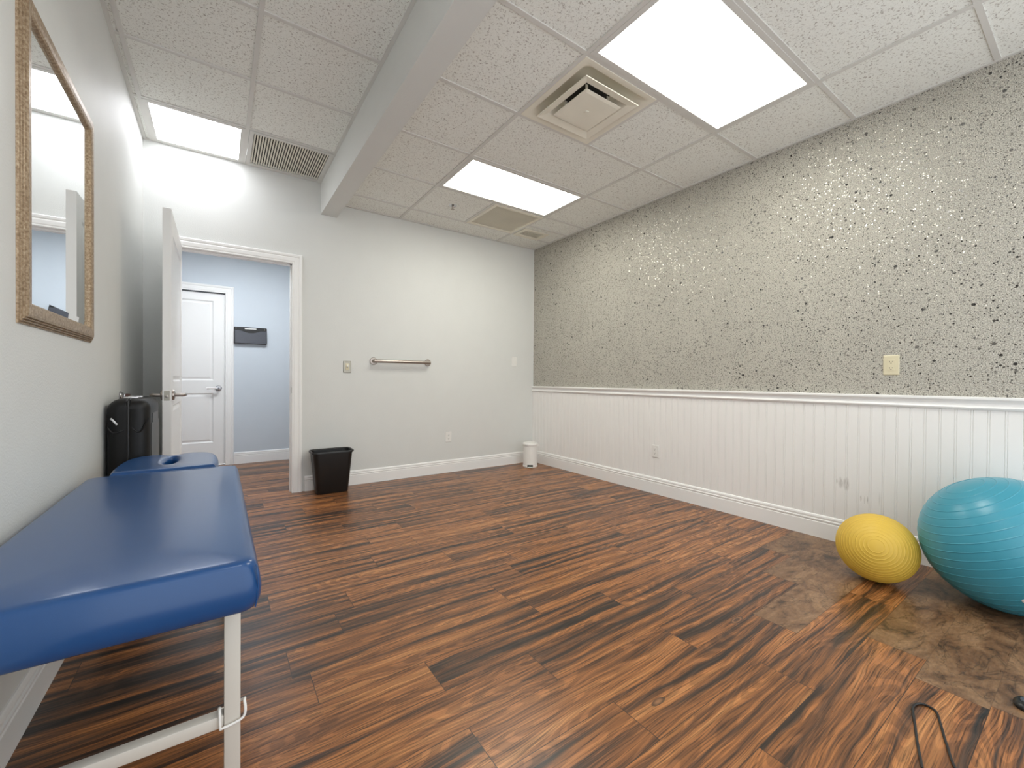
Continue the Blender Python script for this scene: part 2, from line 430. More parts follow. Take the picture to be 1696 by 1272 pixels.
# ------------------------------------------------------------------ walls
OX0, OX1, OZ = -3.655, -2.795, 2.14     # doorway opening in the back wall
bm = BM()
box(bm, XL-0.10, OX0, 0, 0.12, 0, 3.0); box(bm, OX1, 0.10, 0, 0.12, 0, 3.0); box(bm, OX0, OX1, 0, 0.12, OZ, 3.0)
struct('wall_back', bm, 'paint', 'pale grey painted back wall with the doorway')
bm = BM(); box(bm, XL-0.10, XL, YF-0.1, 0, 0, 3.0)
struct('wall_left', bm, 'paint', 'pale grey painted wall behind the mirror')
bm = BM(); box(bm, 0, 0.10, YF-0.1, 0, 0, 3.0)
struct('wall_right', bm, 'wallpaper', 'grey wall covered in speckled mica-flake wallpaper')
# hallway shell
D2X0, D2X1, D2Z = -4.16, -3.302, 2.09
bm = BM()
box(bm, -5.6, D2X0, HALL, HALL+0.12, 0, 2.8); box(bm, D2X1, -1.3, HALL, HALL+0.12, 0, 2.8); box(bm, D2X0, D2X1, HALL, HALL+0.12, D2Z, 2.8)
box(bm, D2X0, D2X1, HALL+0.10, HALL+0.12, 0, D2Z)
struct('wall_hall', bm, 'paint_hall', 'blue-grey hallway wall seen through the open doorway')
bm = BM(); box(bm, -5.7, -5.6, 0.0, HALL+0.12, 0, 2.8); box(bm, -5.6, XL-0.10, 0.0, 0.12, 0, 2.8)
struct('wall_hall_left', bm, 'paint_hall')
bm = BM(); box(bm, -1.3, -1.2, 0.12, HALL+0.12, 0, 2.8)
struct('wall_hall_right', bm, 'paint_hall')
bm = BM(); box(bm, -5.7, -1.2, 0.12, HALL+0.12, 2.6, 2.68)
struct('ceiling_hall', bm, 'grid')

# ------------------------------------------------------------------ ceilings: tiles and T-bar grid
def ceiling(name, z, xs, ys, skip, cuts, xlim, ylim, label):
    """xs, ys grid line positions (sorted ascending, including the ends)"""
    bm = BM(); bar = 0.012; tz = z + 0.007
    for i in range(len(xs)-1):
        for j in range(len(ys)-1):
            if (i, j) in skip: continue
            a, b, c, d = xs[i], xs[i+1], ys[j], ys[j+1]
            box(bm, a, b, c, d, tz, tz+0.015, 0)
    for x in xs[1:-1]:
        segs = cuts.get(('x', x), [(ylim[0], ylim[1])])
        for s0, s1 in segs: box(bm, x-bar, x+bar, s0, s1, z, tz+0.002, 1)
    for y in ys[1:-1]:
        segs = cuts.get(('y', y), [(xlim[0], xlim[1])])
        for s0, s1 in segs: box(bm, s0, s1, y-bar, y+bar, z+0.0007, tz+0.0015, 1)
    # wall angle
    e = 0.02
    box(bm, xlim[0], xlim[0]+e, ylim[0], ylim[1], z-0.0007, tz+0.003, 1); box(bm, xlim[1]-e, xlim[1], ylim[0], ylim[1], z-0.0007, tz+0.003, 1)
    box(bm, xlim[0], xlim[1], ylim[1]-e, ylim[1], z-0.0014, tz+0.0035, 1); box(bm, xlim[0], xlim[1], ylim[0], ylim[0]+e, z-0.0014, tz+0.0035, 1)
    box(bm, xlim[0]-0.05, xlim[1]+0.05, ylim[0]-0.05, ylim[1]+0.05, z+0.16, z+0.18, 1)
    return struct(name, bm, ['tile', 'grid'], label)
BX0, BX1, BZ = -2.575, -2.43, 2.625     # beam
XM = (XA+XB)/2
yr = sorted(YR[:8]) ; yr = [YF] + [y for y in yr if y > YF+0.05] + [0.0]
yl = sorted([-0.63-0.6096*k for k in range(7)])
xr = [BX1, XA, XM, XB, 0.0]
def ridx(y): return min(range(len(yr)), key=lambda i: abs(yr[i]-y))
jL1, jL2 = ridx(YR[2]), ridx(YR[5])     # lower edge rows of the two warm fixtures
jD, jG = ridx(YR[4]), ridx(YR[1])
YSMALL = -0.646
# the line XM only shows where two square pieces meet; elsewhere the tiles are four feet long
bars = {('x', XM): [(YR[1], YR[0]), (YR[4], YR[3])]}
struct_c = ceiling('ceiling', H, xr, yr, {(1, jL1), (2, jL1), (1, jL2), (2, jL2), (1, jD), (2, jG)}, bars, (BX1, 0.0), (YF, 0.0), 'lower ceiling of speckled white tiles in a grid')
xlft = [XL, -3.807, -3.197, BX0]
yl = [YF] + [y for y in yl if y > YF+0.05] + [0.0]
jm = min(range(len(yl)), key=lambda i: abs(yl[i]+4.2876))
struct_l = ceiling('ceiling.001', HL, xlft, yl, {(1, len(yl)-2), (2, len(yl)-2), (2, jm)}, {}, (XL, BX0), (YF, 0.0), 'higher strip of speckled ceiling tiles beside the left wall')
bm = BM(); box(bm, BX0, BX1, YF, 0, BZ, 3.0)
struct('trim_1', bm, 'paint', 'pale painted ceiling beam between the two ceiling heights')
bm = BM()   # short extra grid bar above the small register
box(bm, XB, 0.0, YSMALL-0.012, YSMALL+0.012, H-0.0004, H+0.009)
struct('trim_2', bm, 'grid')

# ------------------------------------------------------------------ base, casing and rail
BASE = [(0,0),(0.014,0),(0.014,0.095),(0.0105,0.098),(0.0105,0.103),(0.014,0.106),(0.014,0.113),(0.009,0.116),(0.011,0.128),(0.008,0.137),(0.004,0.141),(0,0.142)]
bm = BM(); sweep(bm, BASE, (OX1+0.085, 0, 0), (0, 0, 0), (0,-1,0)); struct('baseboard_back', bm, 'trim', 'white baseboard along the back wall')
bm = BM(); sweep(bm, BASE, (XL, 0, 0), (OX0-0.085, 0, 0), (0,-1,0)); struct('baseboard_back.001', bm, 'trim')
bm = BM(); sweep(bm, BASE, (XL, YF, 0), (XL, 0, 0), (1,0,0)); struct('baseboard_left', bm, 'trim', 'white baseboard under the treatment table')
bm = BM(); sweep(bm, [(t+0.010*(t > 0), z*1.08) for t, z in BASE], (0, YF, 0), (0, -0.015, 0), (-1,0,0)); struct('baseboard_right', bm, 'trim', 'white baseboard along the beadboard wall')
bm = BM(); sweep(bm, BASE, (D2X1+0.085, HALL, 0), (-1.3, HALL, 0), (0,-1,0)); struct('baseboard_hall', bm, 'trim')
# beadboard panel with real V grooves, pairs every 62 mm
bm = BM(); prof = []; yg = YF; t = 0.010
pts = [(yg, t)]
g0 = -0.03
ys_ = []
k = 0
while g0 - k*0.0615 > YF + 0.03:
    ys_.append(g0 - k*0.0615); k += 1
for y in sorted(ys_):
    for dy in (-0.0045, 0.0045):
        pts += [(y+dy-0.0022, t), (y+dy, t-0.0035), (y+dy+0.0022, t)]
pts.append((-0.001, t))
vb = [bm.verts.new((-d, y, 0.0)) for y, d in pts]; vt = [bm.verts.new((-d, y, 0.94)) for y, d in pts]
for i in range(len(pts)-1): bm.faces.new((vb[i], vb[i+1], vt[i+1], vt[i]))
b0 = [bm.verts.new((-0.0005, YF, z)) for z in (0, 0.94)]; b1 = [bm.verts.new((-0.0005, -0.001, z)) for z in (0, 0.94)]
bm.faces.new((b0[0], b0[1], vt[0], vb[0])); bm.faces.new((b1[0], b1[1], vt[-1], vb[-1]))
bm.faces.new(vt + [b1[1], b0[1]]); bm.faces.new((b0[0], b1[0], b1[1], b0[1]))
struct('trim_3', bm, 'wainscot', 'white beadboard wainscot below the speckled wallpaper')
RAIL = [(0,0),(0.012,0.0),(0.022,0.006),(0.026,0.014),(0.022,0.022),(0.014,0.026),(0.012,0.036),(0.017,0.047),(0.028,0.053),(0.034,0.058),(0.034,0.068),(0.030,0.072),(0,0.072)]
bm = BM(); sweep(bm, RAIL, (0, YF, 0.909), (0, 0, 0.909), (-1,0,0)); struct('trim_4', bm, 'trim', 'white chair rail between wallpaper and beadboard')
CAS = [(0.0,0.0),(0.0,0.010),(0.006,0.013),(0.014,0.011),(0.022,0.014),(0.048,0.016),(0.056,0.012),(0.064,0.017),(0.078,0.019),(0.085,0.014),(0.085,0.0)]
def casing(name, x0, x1, zt, y, s, label=None):
    bm = BM(); rings = []
    for o_, t_ in CAS:
        yy = y + s*t_; o2 = o_ - 0.004
        rings.append([bm.verts.new(p) for p in ((x0-o2, yy, 0), (x0-o2, yy, zt+o2), (x1+o2, yy, zt+o2), (x1+o2, yy, 0))])
    n = len(rings)
    for i in range(n):
        A, B = rings[i], rings[(i+1) % n]
        for k in range(3): bm.faces.new((A[k], A[k+1], B[k+1], B[k]))
    return struct(name, bm, 'trim', label)
casing('trim_5', OX0+0.02, OX1-0.02, OZ-0.02, 0.0, -1, 'white casing around the open doorway')
casing('trim_6', OX0+0.02, OX1-0.02, OZ-0.02, 0.12, 1)
casing('trim_7', D2X0, D2X1, D2Z, HALL, -1, 'white casing around the closed hallway door')
# jamb lining with stop and strike plate
bm = BM()
box(bm, OX1-0.02, OX1, -0.002, 0.122, 0, OZ); box(bm, OX0, OX0+0.02, -0.002, 0.122, 0, OZ); box(bm, OX0, OX1, -0.002, 0.122, OZ-0.02, OZ)
box(bm, OX1-0.032, OX1-0.02, 0.048, 0.085, 0, OZ-0.02); box(bm, OX0+0.02, OX1-0.02, 0.048, 0.085, OZ-0.032, OZ-0.02)
jamb = struct('trim_8', bm, 'trim', 'white door jamb lining of the open doorway')
bm = BM(); rbox(bm, OX1-0.0225, OX1-0.0195, 0.010, 0.040, 0.92, 0.975, 0.001, 1)
obj('strike_plate', bm, 'plate_steel', jamb)

# ------------------------------------------------------------------ doors
def leaf(bm, L, T, Ht, panels):
    """slab in local coords: u 0..L, v 0..T thickness, z; raised panels on both faces"""
    ed = [0.0, L]
    us = [0.0, 0.118, L-0.118, L]; zs = [0.012] + [z for p in panels for z in p] + [Ht]
    def ring(u0, u1, z0, z1, d, side):
        v = d if side == 0 else T-d
        return [(u0, v, z0), (u1, v, z0), (u1, v, z1), (u0, v, z1)]
    for side in (0, 1):
        v = 0 if side == 0 else T
        for i in range(3):
            for j in range(len(zs)-1):
                if i == 1 and j % 2 == 1:
                    u0, u1, z0, z1 = us[1], us[2], zs[j], zs[j+1]
                    Ls = [ring(u0, u1, z0, z1, 0, side)]
                    for ins, d in ((0.006, 0.005), (0.012, 0.009), (0.020, 0.009), (0.040, 0.003)):
                        Ls.append(ring(u0+ins, u1-ins, z0+ins, z1-ins, d, side))
                    loft(bm, Ls, False, True)
                else:
                    q = [bm.verts.new(p) for p in ((us[i], v, zs[j]), (us[i+1], v, zs[j]), (us[i+1], v, zs[j+1]), (us[i], v, zs[j+1]))]
                    bm.faces.new(q)
    for (a, b) in (((0,0),(0,T)), ((L,0),(L,T))):
        q = [bm.verts.new(p) for p in ((a[0],a[1],0.012),(b[0],b[1],0.012),(b[0],b[1],Ht),(a[0],a[1],Ht))]; bm.faces.new(q)
    for z in (0.012, Ht):
        q = [bm.verts.new(p) for p in ((0,0,z),(L,0,z),(L,T,z),(0,T,z))]; bm.faces.new(q)
    bmesh.ops.remove_doubles(bm, verts=bm.verts[:], dist=0.0002)
PAN = [(0.28, 0.875), (1.03, 1.985)]
def lever(parent, base, out, along, mat='chrome'):
    """rose and neck project along `out`, the lever runs along `along`"""
    out = Vector(out); along = Vector(along); base = Vector(base)
    bm = BM(); lathe(bm, [(0,0),(0.033,0),(0.034,0.004),(0.031,0.012),(0.014,0.016),(0,0.016)], base, out, 28)
    p = [base+out*0.012, base+out*0.045, base+out*0.058+along*0.006, base+out*0.062+along*0.03, base+out*0.062+along*0.115]
    tube(bm, smooth_path(p, 6), 0.0105, 12)
    h = obj('door_handle', bm, mat, parent, 40); return h
# open door, swung into the room against the left wall
T1 = 0.044; DL = 0.925; dx = -3.618
bm = BM(); leaf(bm, DL, T1, 2.122, PAN)
# local u -> -y, local v -> -x
bm.transform(Matrix(((0,-1,0,dx),(-1,0,0,-0.008),(0,0,1,0),(0,0,0,1))))
door1 = struct('door_1', bm, 'door', 'open white two-panel door swung into the room')
yk = -0.008-DL+0.065
lever(door1, (dx, yk, 0.945), (1,0,0), (0,1,0), 'steel'); lever(door1, (dx-T1, yk, 0.945), (-1,0,0), (0,1,0), 'steel')
bm = BM(); rbox(bm, dx-T1+0.008, dx-0.008, -0.008-DL-0.0015, -0.008-DL+0.002, 0.912, 0.972, 0.001, 1)
lp = obj('latch_plate', bm, 'plate_steel', door1)
bm = BM(); lathe(bm, [(0,0),(0.0085,0),(0.0085,0.008),(0,0.010)], (dx-T1/2, -0.008-DL, 0.938), (0,-1,0), 14)
obj('latch_bolt', bm, 'steel', lp, 40)
# closed door across the hall
bm = BM(); leaf(bm, D2X1-D2X0-0.006, 0.044, D2Z-0.012, PAN)
bm.transform(Matrix.Translation((D2X0+0.003, HALL+0.03, 0)))
door2 = struct('door_2', bm, 'door', 'closed white two-panel door across the hallway')
lever(door2, (D2X1-0.07, HALL+0.03, 0.935), (0,-1,0), (-1,0,0))

# ================================================================== CEILING FIXTURES
def troffer(x0, x1, y0, y1, z, lens, label, fr=0.030):
    t = thing('ceiling_light', ((x0+x1)/2, (y0+y1)/2, z), label, 'ceiling light', 'fluorescent ceiling lights')
    bm = BM(); a = 0.006
    for (p, q, r_, s_) in ((x0,x1,y0,y0+fr),(x0,x1,y1-fr,y1),(x0,x0+fr,y0+fr,y1-fr),(x1-fr,x1,y0+fr,y1-fr)):
        box(bm, p, q, r_, s_, z-0.002, z+0.05)
    box(bm, x0, x1, y0, y1, z+0.05, z+0.06)
    obj('frame', bm, 'grid', t)
    bm = BM(); box(bm, x0+fr, x1-fr, y0+fr, y1-fr, z+0.003, z+0.007)
    o = obj('diffuser', bm, lens, t); return t
troffer(XA+0.012, XB-0.012, YR[2]+0.012, YR[1]-0.012, H, 'lens_warm', 'lit rectangular ceiling light nearer the back wall beside the square grille')
troffer(XA+0.012, XB-0.012, YR[5]+0.012, YR[4]-0.012, H, 'lens_warm', 'large lit ceiling light at the top beside the square air diffuser')
troffer(-3.797, -3.207, -0.62, -0.022, HL, 'lens_cool', 'small lit ceiling light above the open door in the left corner')
troffer(-3.187, BX0-0.022, yl[jm]+0.012, yl[jm+1]-0.012, HL, 'lens_cool', 'lit square ceiling light on the high left ceiling, behind the camera')
bm = BM()
th = thing('ceiling_light', (-3.2, 0.65, 2.6), 'unseen ceiling light added to brighten the hallway beyond the doorway', 'ceiling light', 'fluorescent ceiling lights')
box(bm, -3.8, -2.6, 0.35, 0.95, 2.575, 2.6); obj('frame', bm, 'grid', th)
bm = BM(); box(bm, -3.76, -2.64, 0.39, 0.91, 2.570, 2.576); obj('diffuser', bm, 'lens_hall_fill', th)  # unseen lamp, added and placed to light the hallway evenly

def grille(name, x0, x1, y0, y1, z, n, fr, label, mat='almond', fx0=None, along='y', dark='duct', slat=0.55, tilt=52, mf=None):
    t = thing(name, ((x0+x1)/2, (y0+y1)/2, z), label, 'air vent')
    bm = BM()
    for (p, q, r_, s_) in ((x0,x1,y0,y0+fr),(x0,x1,y1-fr,y1),(x0,x0+fr,y0+fr,y1-fr),(x1-fr,x1,y0+fr,y1-fr)): box(bm, p, q, r_, s_, z-0.004, z+0.006)
    obj('frame', bm, mf or mat, t)
    bm = BM(); ix0, ix1 = x0+fr, x1-fr; w_ = (ix1-ix0)/n
    for k in range(n):
        xc = ix0 + (k+0.5)*w_
        b2 = BM(); box(b2, -0.0012, 0.0012, y0+fr, y1-fr, -w_*slat, w_*slat)
        b2.transform(Matrix.Translation((xc, 0, z+0.004)) @ Matrix.Rotation(math.radians(tilt), 4, 'Y')); merge(bm, b2)
    obj('louvers', bm, mat, t)
    bz = 0.03 if dark == 'duct' else 0.012
    bm = BM(); box(bm, x0+0.005, x1-0.005, y0+0.005, y1-0.005, z+bz, z+0.04)
    obj('duct', bm, dark, t)
    return t
grille('return_grille', -3.183, BX0-0.012, -0.615, -0.022, HL, 29, 0.030, 'cream louvred air grille with dark gaps above the doorway, beside the beam', slat=0.30, tilt=75, mf='grid')
grille('return_grille', XM+0.012, XB-0.012, YR[1]+0.012, YR[0]-0.012, H, 44, 0.035, 'square cream louvred grille next to the lit ceiling panel near the back wall', dark='almond', slat=0.42, tilt=70)
grille('air_register', -0.565, -0.215, -0.560, -0.322, H-0.002, 14, 0.045, 'small cream air register in the far right ceiling corner', dark='almond', slat=0.42, tilt=70)

# square plaque diffuser
def sq(cx, cy, h_, z): return [(cx-h_,cy-h_,z),(cx+h_,cy-h_,z),(cx+h_,cy+h_,z),(cx-h_,cy+h_,z)]
def sqr(cx, cy, h_, z, r): return [(p[0], p[1], z) for p in rrect(cx, cy, 2*h_, 2*h_, r, 5)]
dcx, dcy = (XA+XM)/2, (YR[4]+YR[3])/2
t = thing('air_diffuser', (dcx, dcy, H), 'cream square stepped air diffuser beside the large ceiling light', 'air vent')
bm = BM()
loft(bm, [sqr(dcx,dcy,0.293,H+0.006,0.002), sqr(dcx,dcy,0.293,H-0.002,0.002), sqr(dcx,dcy,0.262,H-0.003,0.03), sqr(dcx,dcy,0.245,H+0.008,0.04), sqr(dcx,dcy,0.215,H+0.045,0.05), sqr(dcx,dcy,0.118,H+0.070,0.05)], False, False)
obj('backpan', bm, 'almond', t, 40)
bm = BM()
loft(bm, [sq(dcx,dcy,0.220,H-0.022), sq(dcx,dcy,0.218,H-0.026), sq(dcx,dcy,0.170,H-0.016), sq(dcx,dcy,0.130,H+0.030), sq(dcx,dcy,0.127,H+0.034), sq(dcx,dcy,0.172,H-0.010)], False, False)
obj('middle_cone', bm, 'almond', t)
bm = BM()
loft(bm, [sq(dcx,dcy,0.146,H-0.024), sq(dcx,dcy,0.146,H-0.029), sq(dcx,dcy,0.128,H-0.033)], True, True)
lathe(bm, [(0.016,0),(0.015,0.004),(0.0,0.004)], (dcx, dcy, H-0.033), (0,0,-1), 20)
for sx, sy in ((1,1),(1,-1),(-1,1),(-1,-1)): box(bm, dcx+sx*0.09-0.008, dcx+sx*0.09+0.008, dcy+sy*0.09-0.003, dcy+sy*0.09+0.003, H-0.022, H+0.05)
obj('center_plate', bm, 'almond', t)
bm = BM(); lathe(bm, [(0,0.0),(0.16,0.0)], (dcx, dcy, H+0.0695), (0,0,1), 28)
obj('duct', bm, 'dark_slot', t)
# sprinkler
t = thing('sprinkler_head', (-1.492, -0.62, H), 'small round fire sprinkler head in a ceiling tile near the back wall', 'sprinkler')
bm = BM(); lathe(bm, [(0,0.007),(0.012,0.007),(0.030,0.0),(0.040,-0.003),(0.040,-0.007),(0,-0.007)], (-1.492,-0.62,H+0.004), (0,0,-1), 28); obj('escutcheon', bm, 'chrome', t, 40)
bm = BM(); lathe(bm, [(0,0),(0.009,0),(0.009,0.014),(0.005,0.02),(0.005,0.026),(0.017,0.027),(0.017,0.029),(0,0.029)], (-1.492,-0.62,H), (0,0,-1), 18); obj('deflector', bm, 'steel', t, 40)

# ================================================================== WALL ITEMS
def wall_frame(origin, right, upv, out):
    m = Matrix.Identity(4)
    for i, v in enumerate((right, upv, out)):
        for k in range(3): m[k][i] = v[k]
    m.translation = origin; return m
def plate_mesh(w_, h_, t_, mw, r=0.004):
    b = BM(); loft(b, [[(x, y, 0) for x, y in rrect(0,0,w_,h_,r,3)], [(x, y, t_*0.55) for x, y in rrect(0,0,w_,h_,r,3)], [(x, y, t_) for x, y in rrect(0,0,w_-0.008,h_-0.008,r*0.7,3)]]); b.transform(mw); return b
def screws(t, mw, spots, r, mat, z=0.005):
    for x, y in spots:
        b = BM(); lathe(b, [(0,z),(r,z),(r,z+0.0024),(0,z+0.0030)], (x, y, 0), (0,0,1), 10); b.transform(mw); obj('screw', b, mat, t)
def outlet(mw, matp, label, w_=0.072, h_=0.116):
    t = thing('wall_outlet', mw.translation, label, 'power outlet')
    obj('cover_plate', plate_mesh(w_, h_, 0.006, mw), matp, t, 30)
    b = BM(); loft(b, [[(x,y,0.004) for x,y in rrect(0,0,0.034,0.067,0.003,2)], [(x,y,0.0085) for x,y in rrect(0,0,0.033,0.066,0.003,2)]]); b.transform(mw)
    rc = obj('receptacle', b, matp, t, 30)
    for s in (-1, 1):
        cy = s*0.019
        for q in ((-0.0075, -0.0055, cy-0.002), (0.0055, 0.0075, cy-0.001)):
            b = BM(); box(b, q[0], q[1], q[2], cy+0.006, 0.0083, 0.0088); b.transform(mw); obj('slot', b, 'dark_slot', rc)
        b = BM(); lathe(b, [(0,0.0083),(0.0026,0.0083),(0.0026,0.0088),(0,0.0088)], (0, cy-0.007, 0), (0,0,1), 10)
        b.transform(mw); obj('ground_hole', b, 'dark_slot', rc)
    screws(t, mw, ((0, -0.048), (0, 0.048)), 0.003, matp)
    return t
BK = lambda x, z: wall_frame((x, 0, z), (1,0,0), (0,0,1), (0,-1,0))
RW = lambda y, z, d=0.0: wall_frame((-d, y, z), (0,-1,0), (0,0,1), (-1,0,0))
outlet(BK(-1.220, 0.404), 'white_plastic', 'white outlet low on the grey back wall')
outlet(RW(-1.886, 0.398, 0.0102), 'white_plastic', 'white outlet on the beadboard wainscot above the baseboard')
outlet(RW(-3.566, 1.162), 'almond_plastic', 'almond outlet on the speckled wallpaper above the chair rail', 0.076, 0.122)
# toggle switch in a steel plate
mw = BK(-2.330, 1.177)
t = thing('light_switch', mw.translation, 'steel toggle light switch on the back wall beside the grab bar', 'light switch')
obj('cover_plate', plate_mesh(0.074, 0.116, 0.007, mw), 'plate_steel', t, 30)
b = BM(); rbox(b, -0.016, 0.016, -0.033, 0.033, 0.005, 0.009, 0.002, 2); b.transform(mw); obj('switch_body', b, 'almond_plastic', t, 30)
b = BM(); rbox(b, -0.005, 0.005, -0.012, 0.012, -0.004, 0.016, 0.002, 2); b.transform(mw @ Matrix.Translation((0,0.004,0.008)) @ Matrix.Rotation(math.radians(-25),4,'X')); obj('toggle', b, 'white_plastic', t, 30)
screws(t, mw, ((0, -0.0405), (0, 0.0405)), 0.0032, 'steel')
# blank plate
mw = BK(-0.308, 1.287)
t = thing('wall_plate', mw.translation, 'white blank wall plate on the back wall near the speckled wall', 'wall plate')
obj('cover_plate', plate_mesh(0.074, 0.120, 0.006, mw), 'white_plastic', t, 30)
screws(t, mw, ((0, -0.042), (0, 0.042)), 0.0032, 'white_plastic')
# grab bar
gz = 1.241
t = thing('grab_bar', (-1.775, 0, gz), 'brushed steel grab bar mounted on the back wall', 'grab bar')
bm = BM(); xa, xb = -2.072, -1.478
tube(bm, smooth_path([(xa,-0.004,gz),(xa,-0.03,gz),(xa+0.012,-0.050,gz),(xa+0.04,-0.056,gz),(xb-0.04,-0.056,gz),(xb-0.012,-0.050,gz),(xb,-0.03,gz),(xb,-0.004,gz)], 6), 0.0165, 16)
obj('rail', bm, 'steel', t, 50)
for x in (xa, xb):
    bm = BM(); lathe(bm, [(0,0),(0.038,0),(0.039,0.004),(0.034,0.011),(0.018,0.013),(0,0.013)], (x,0,gz), (0,-1,0), 28)
    obj('flange', bm, 'steel', t, 40)
# door bumper on the left wall
t = thing('door_stop', (XL, -0.945, 0.942), 'round metal door bumper on the left wall above the black case', 'door stop')
bm = BM(); lathe(bm, [(0,0),(0.030,0),(0.031,0.005),(0.024,0.014),(0.013,0.020),(0.011,0.030)], (XL,-0.945,0.942), (1,0,0), 24); obj('base', bm, 'chrome', t, 40)
bm = BM(); lathe(bm, [(0,0.026),(0.016,0.026),(0.018,0.032),(0.017,0.046),(0,0.048)], (XL,-0.945,0.942), (1,0,0), 20); obj('bumper', bm, 'rubber', t, 40)
# wall file pocket in the hallway
mw = wall_frame((-3.045, HALL, 1.590), (1,0,0), (0,0,1), (0,-1,0))
t = thing('wall_file', mw.translation, 'black wall file pocket on the hallway wall beside the closed door', 'wall file')
b = BM(); loft(b, [[(x,y,z) for x,y in rrect(0,0,0.352,0.205,0.010,3)] for z in (0, 0.008)]); b.transform(mw); obj('back_panel', b, 'black_plastic', t, 30)
b = BM(); top = []
for k in range(25):
    u = -1 + 2*k/24; d = 0.058 - 0.030*max(0.0, math.cos(u*PI*0.5/0.62)) if abs(u) < 0.62 else 0.058
    top.append((u*0.166, d))
def front(z, ins): return [(-0.166+ins,-0.100+ins,z),(0.166-ins,-0.100+ins,z)] + [(x*(1-ins*2), y, z) for x, y in reversed(top)]
loft(b, [front(0.040,0.0), front(0.046,0.0), front(0.048,0.003)]); b.transform(mw)
pk = obj('pocket_front', b, 'smoke', t)
b = BM(); tube(b, [(x, y, 0.046) for x, y in top], 0.0028, 6); b.transform(mw); obj('pocket_rim', b, 'black_plastic', pk, 60)
b = BM(); box(b, -0.169,-0.164,-0.102,0.058,0.004,0.047); box(b, 0.164,0.169,-0.102,0.058,0.004,0.047); box(b, -0.169,0.169,-0.102,-0.097,0.004,0.047); b.transform(mw); obj('pocket_sides', b, 'black_plastic', t)
b = BM(); rbox(b, -0.062,0.062,0.078,0.092,0.007,0.0105,0.001,1); b.transform(mw); obj('label_strip', b, 'white_plastic', t)
screws(t, mw, ((-0.152, 0.083), (0.152, 0.083)), 0.005, 'steel', 0.0075)
# mirror on the left wall
my0, my1, mz0, mz1 = -2.516, -1.657, 1.213, 2.225
t = thing('wall_mirror', (XL, (my0+my1)/2, mz0), 'rectangular wall mirror in a mottled champagne frame on the left wall', 'mirror')
PR = [(0.0,0.0),(0.001,0.005),(0.004,0.0065),(0.006,0.004),(0.0075,0.0035),(0.008,0.009),(0.011,0.0105),(0.013,0.008),(0.0145,0.0075),(0.015,0.0135),(0.018,0.015),(0.020,0.0125),(0.0215,0.012),(0.022,0.0175),(0.030,0.020),(0.050,0.0195),(0.062,0.017),(0.067,0.013),(0.070,0.006),(0.070,0.0)]
bm = BM(); rings = []
for ins, d in PR:
    rings.append([bm.verts.new((XL+d, y, z)) for y, z in ((my0+ins,mz0+ins),(my1-ins,mz0+ins),(my1-ins,mz1-ins),(my0+ins,mz1-ins))])
for i in range(len(rings)):
    A, B = rings[i], rings[(i+1) % len(rings)]
    for k in range(4): bm.faces.new((A[k], A[(k+1)%4], B[(k+1)%4], B[k]))
obj('frame', bm, 'gilt', t)
bm = BM(); g = 0.068; bv = 0.024
loft(bm, [[(XL+d, y, z) for y, z in ((my0+i_,mz0+i_),(my1-i_,mz0+i_),(my1-i_,mz1-i_),(my0+i_,mz1-i_))] for i_, d in ((g,0.001),(g,0.0045),(g+bv,0.0060))])
obj('mirror_glass', bm, 'mirror', t)

# ================================================================== FLOOR ITEMS
# black waste bin
t = thing('waste_bin', (-2.502, -0.135, 0), 'black rectangular open wastebasket on the floor beside the doorway', 'wastebasket')
bcx, bcy = -2.503, -0.150
def bl(wx, wy, r, z): return [(x, y, z) for x, y in rrect(bcx, bcy, wx, wy, r, 6)]
bm = BM()
loft(bm, [bl(0.268,0.145,0.03,0.0), bl(0.276,0.153,0.035,0.006), bl(0.345,0.215,0.045,0.385), bl(0.339,0.209,0.042,0.385), bl(0.272,0.149,0.033,0.010)], True, True)
obj('body', bm, 'black_plastic', t, 40)
bm = BM()
loft(bm, [bl(0.344,0.214,0.045,0.372), bl(0.366,0.236,0.05,0.374), bl(0.368,0.238,0.05,0.386), bl(0.362,0.232,0.048,0.392), bl(0.344,0.214,0.044,0.390), bl(0.340,0.210,0.043,0.384)], False, False)
obj('rim', bm, 'black_plastic', t, 60)
# white pedal bin in the corner
pcx, pcy = -0.238, -0.255
t = thing('pedal_bin', (pcx, pcy, 0), 'small white round pedal bin in the far corner', 'wastebasket')
bm = BM(); lathe(bm, [(0,0),(0.088,0),(0.090,0.004),(0.090,0.018),(0.086,0.022),(0.084,0.262),(0,0.262)], (pcx,pcy,0), (0,0,1), 40); obj('body', bm, 'white_plastic', t, 35)
bm = BM(); lathe(bm, [(0.084,0.262),(0.090,0.263),(0.092,0.270),(0.092,0.282),(0.088,0.290),(0.070,0.297),(0,0.302)], (pcx,pcy,0), (0,0,1), 40); obj('lid', bm, 'white_plastic', t, 35)
d = Vector((CAM.x-pcx, CAM.y-pcy, 0)).normalized(); ang = math.atan2(d.y, d.x)
mr = Matrix.Translation((pcx, pcy, 0)) @ Matrix.Rotation(ang, 4, 'Z')
bm = BM(); rbox(bm, 0.078, 0.0915, -0.034, 0.034, 0.010, 0.034, 0.003, 2); bm.transform(mr); obj('pedal_recess', bm, 'dark_slot', t)
bm = BM(); rbox(bm, 0.080, 0.118, -0.030, 0.030, 0.006, 0.013, 0.003, 2); bm.transform(mr); obj('pedal', bm, 'white_plastic', t)
bm = BM(); rbox(bm, -0.008, 0.008, -0.102, -0.086, 0.245, 0.270, 0.003, 2); bm.transform(mr @ Matrix.Rotation(math.radians(195),4,'Z')); obj('lid_hinge', bm, 'white_plastic', t)

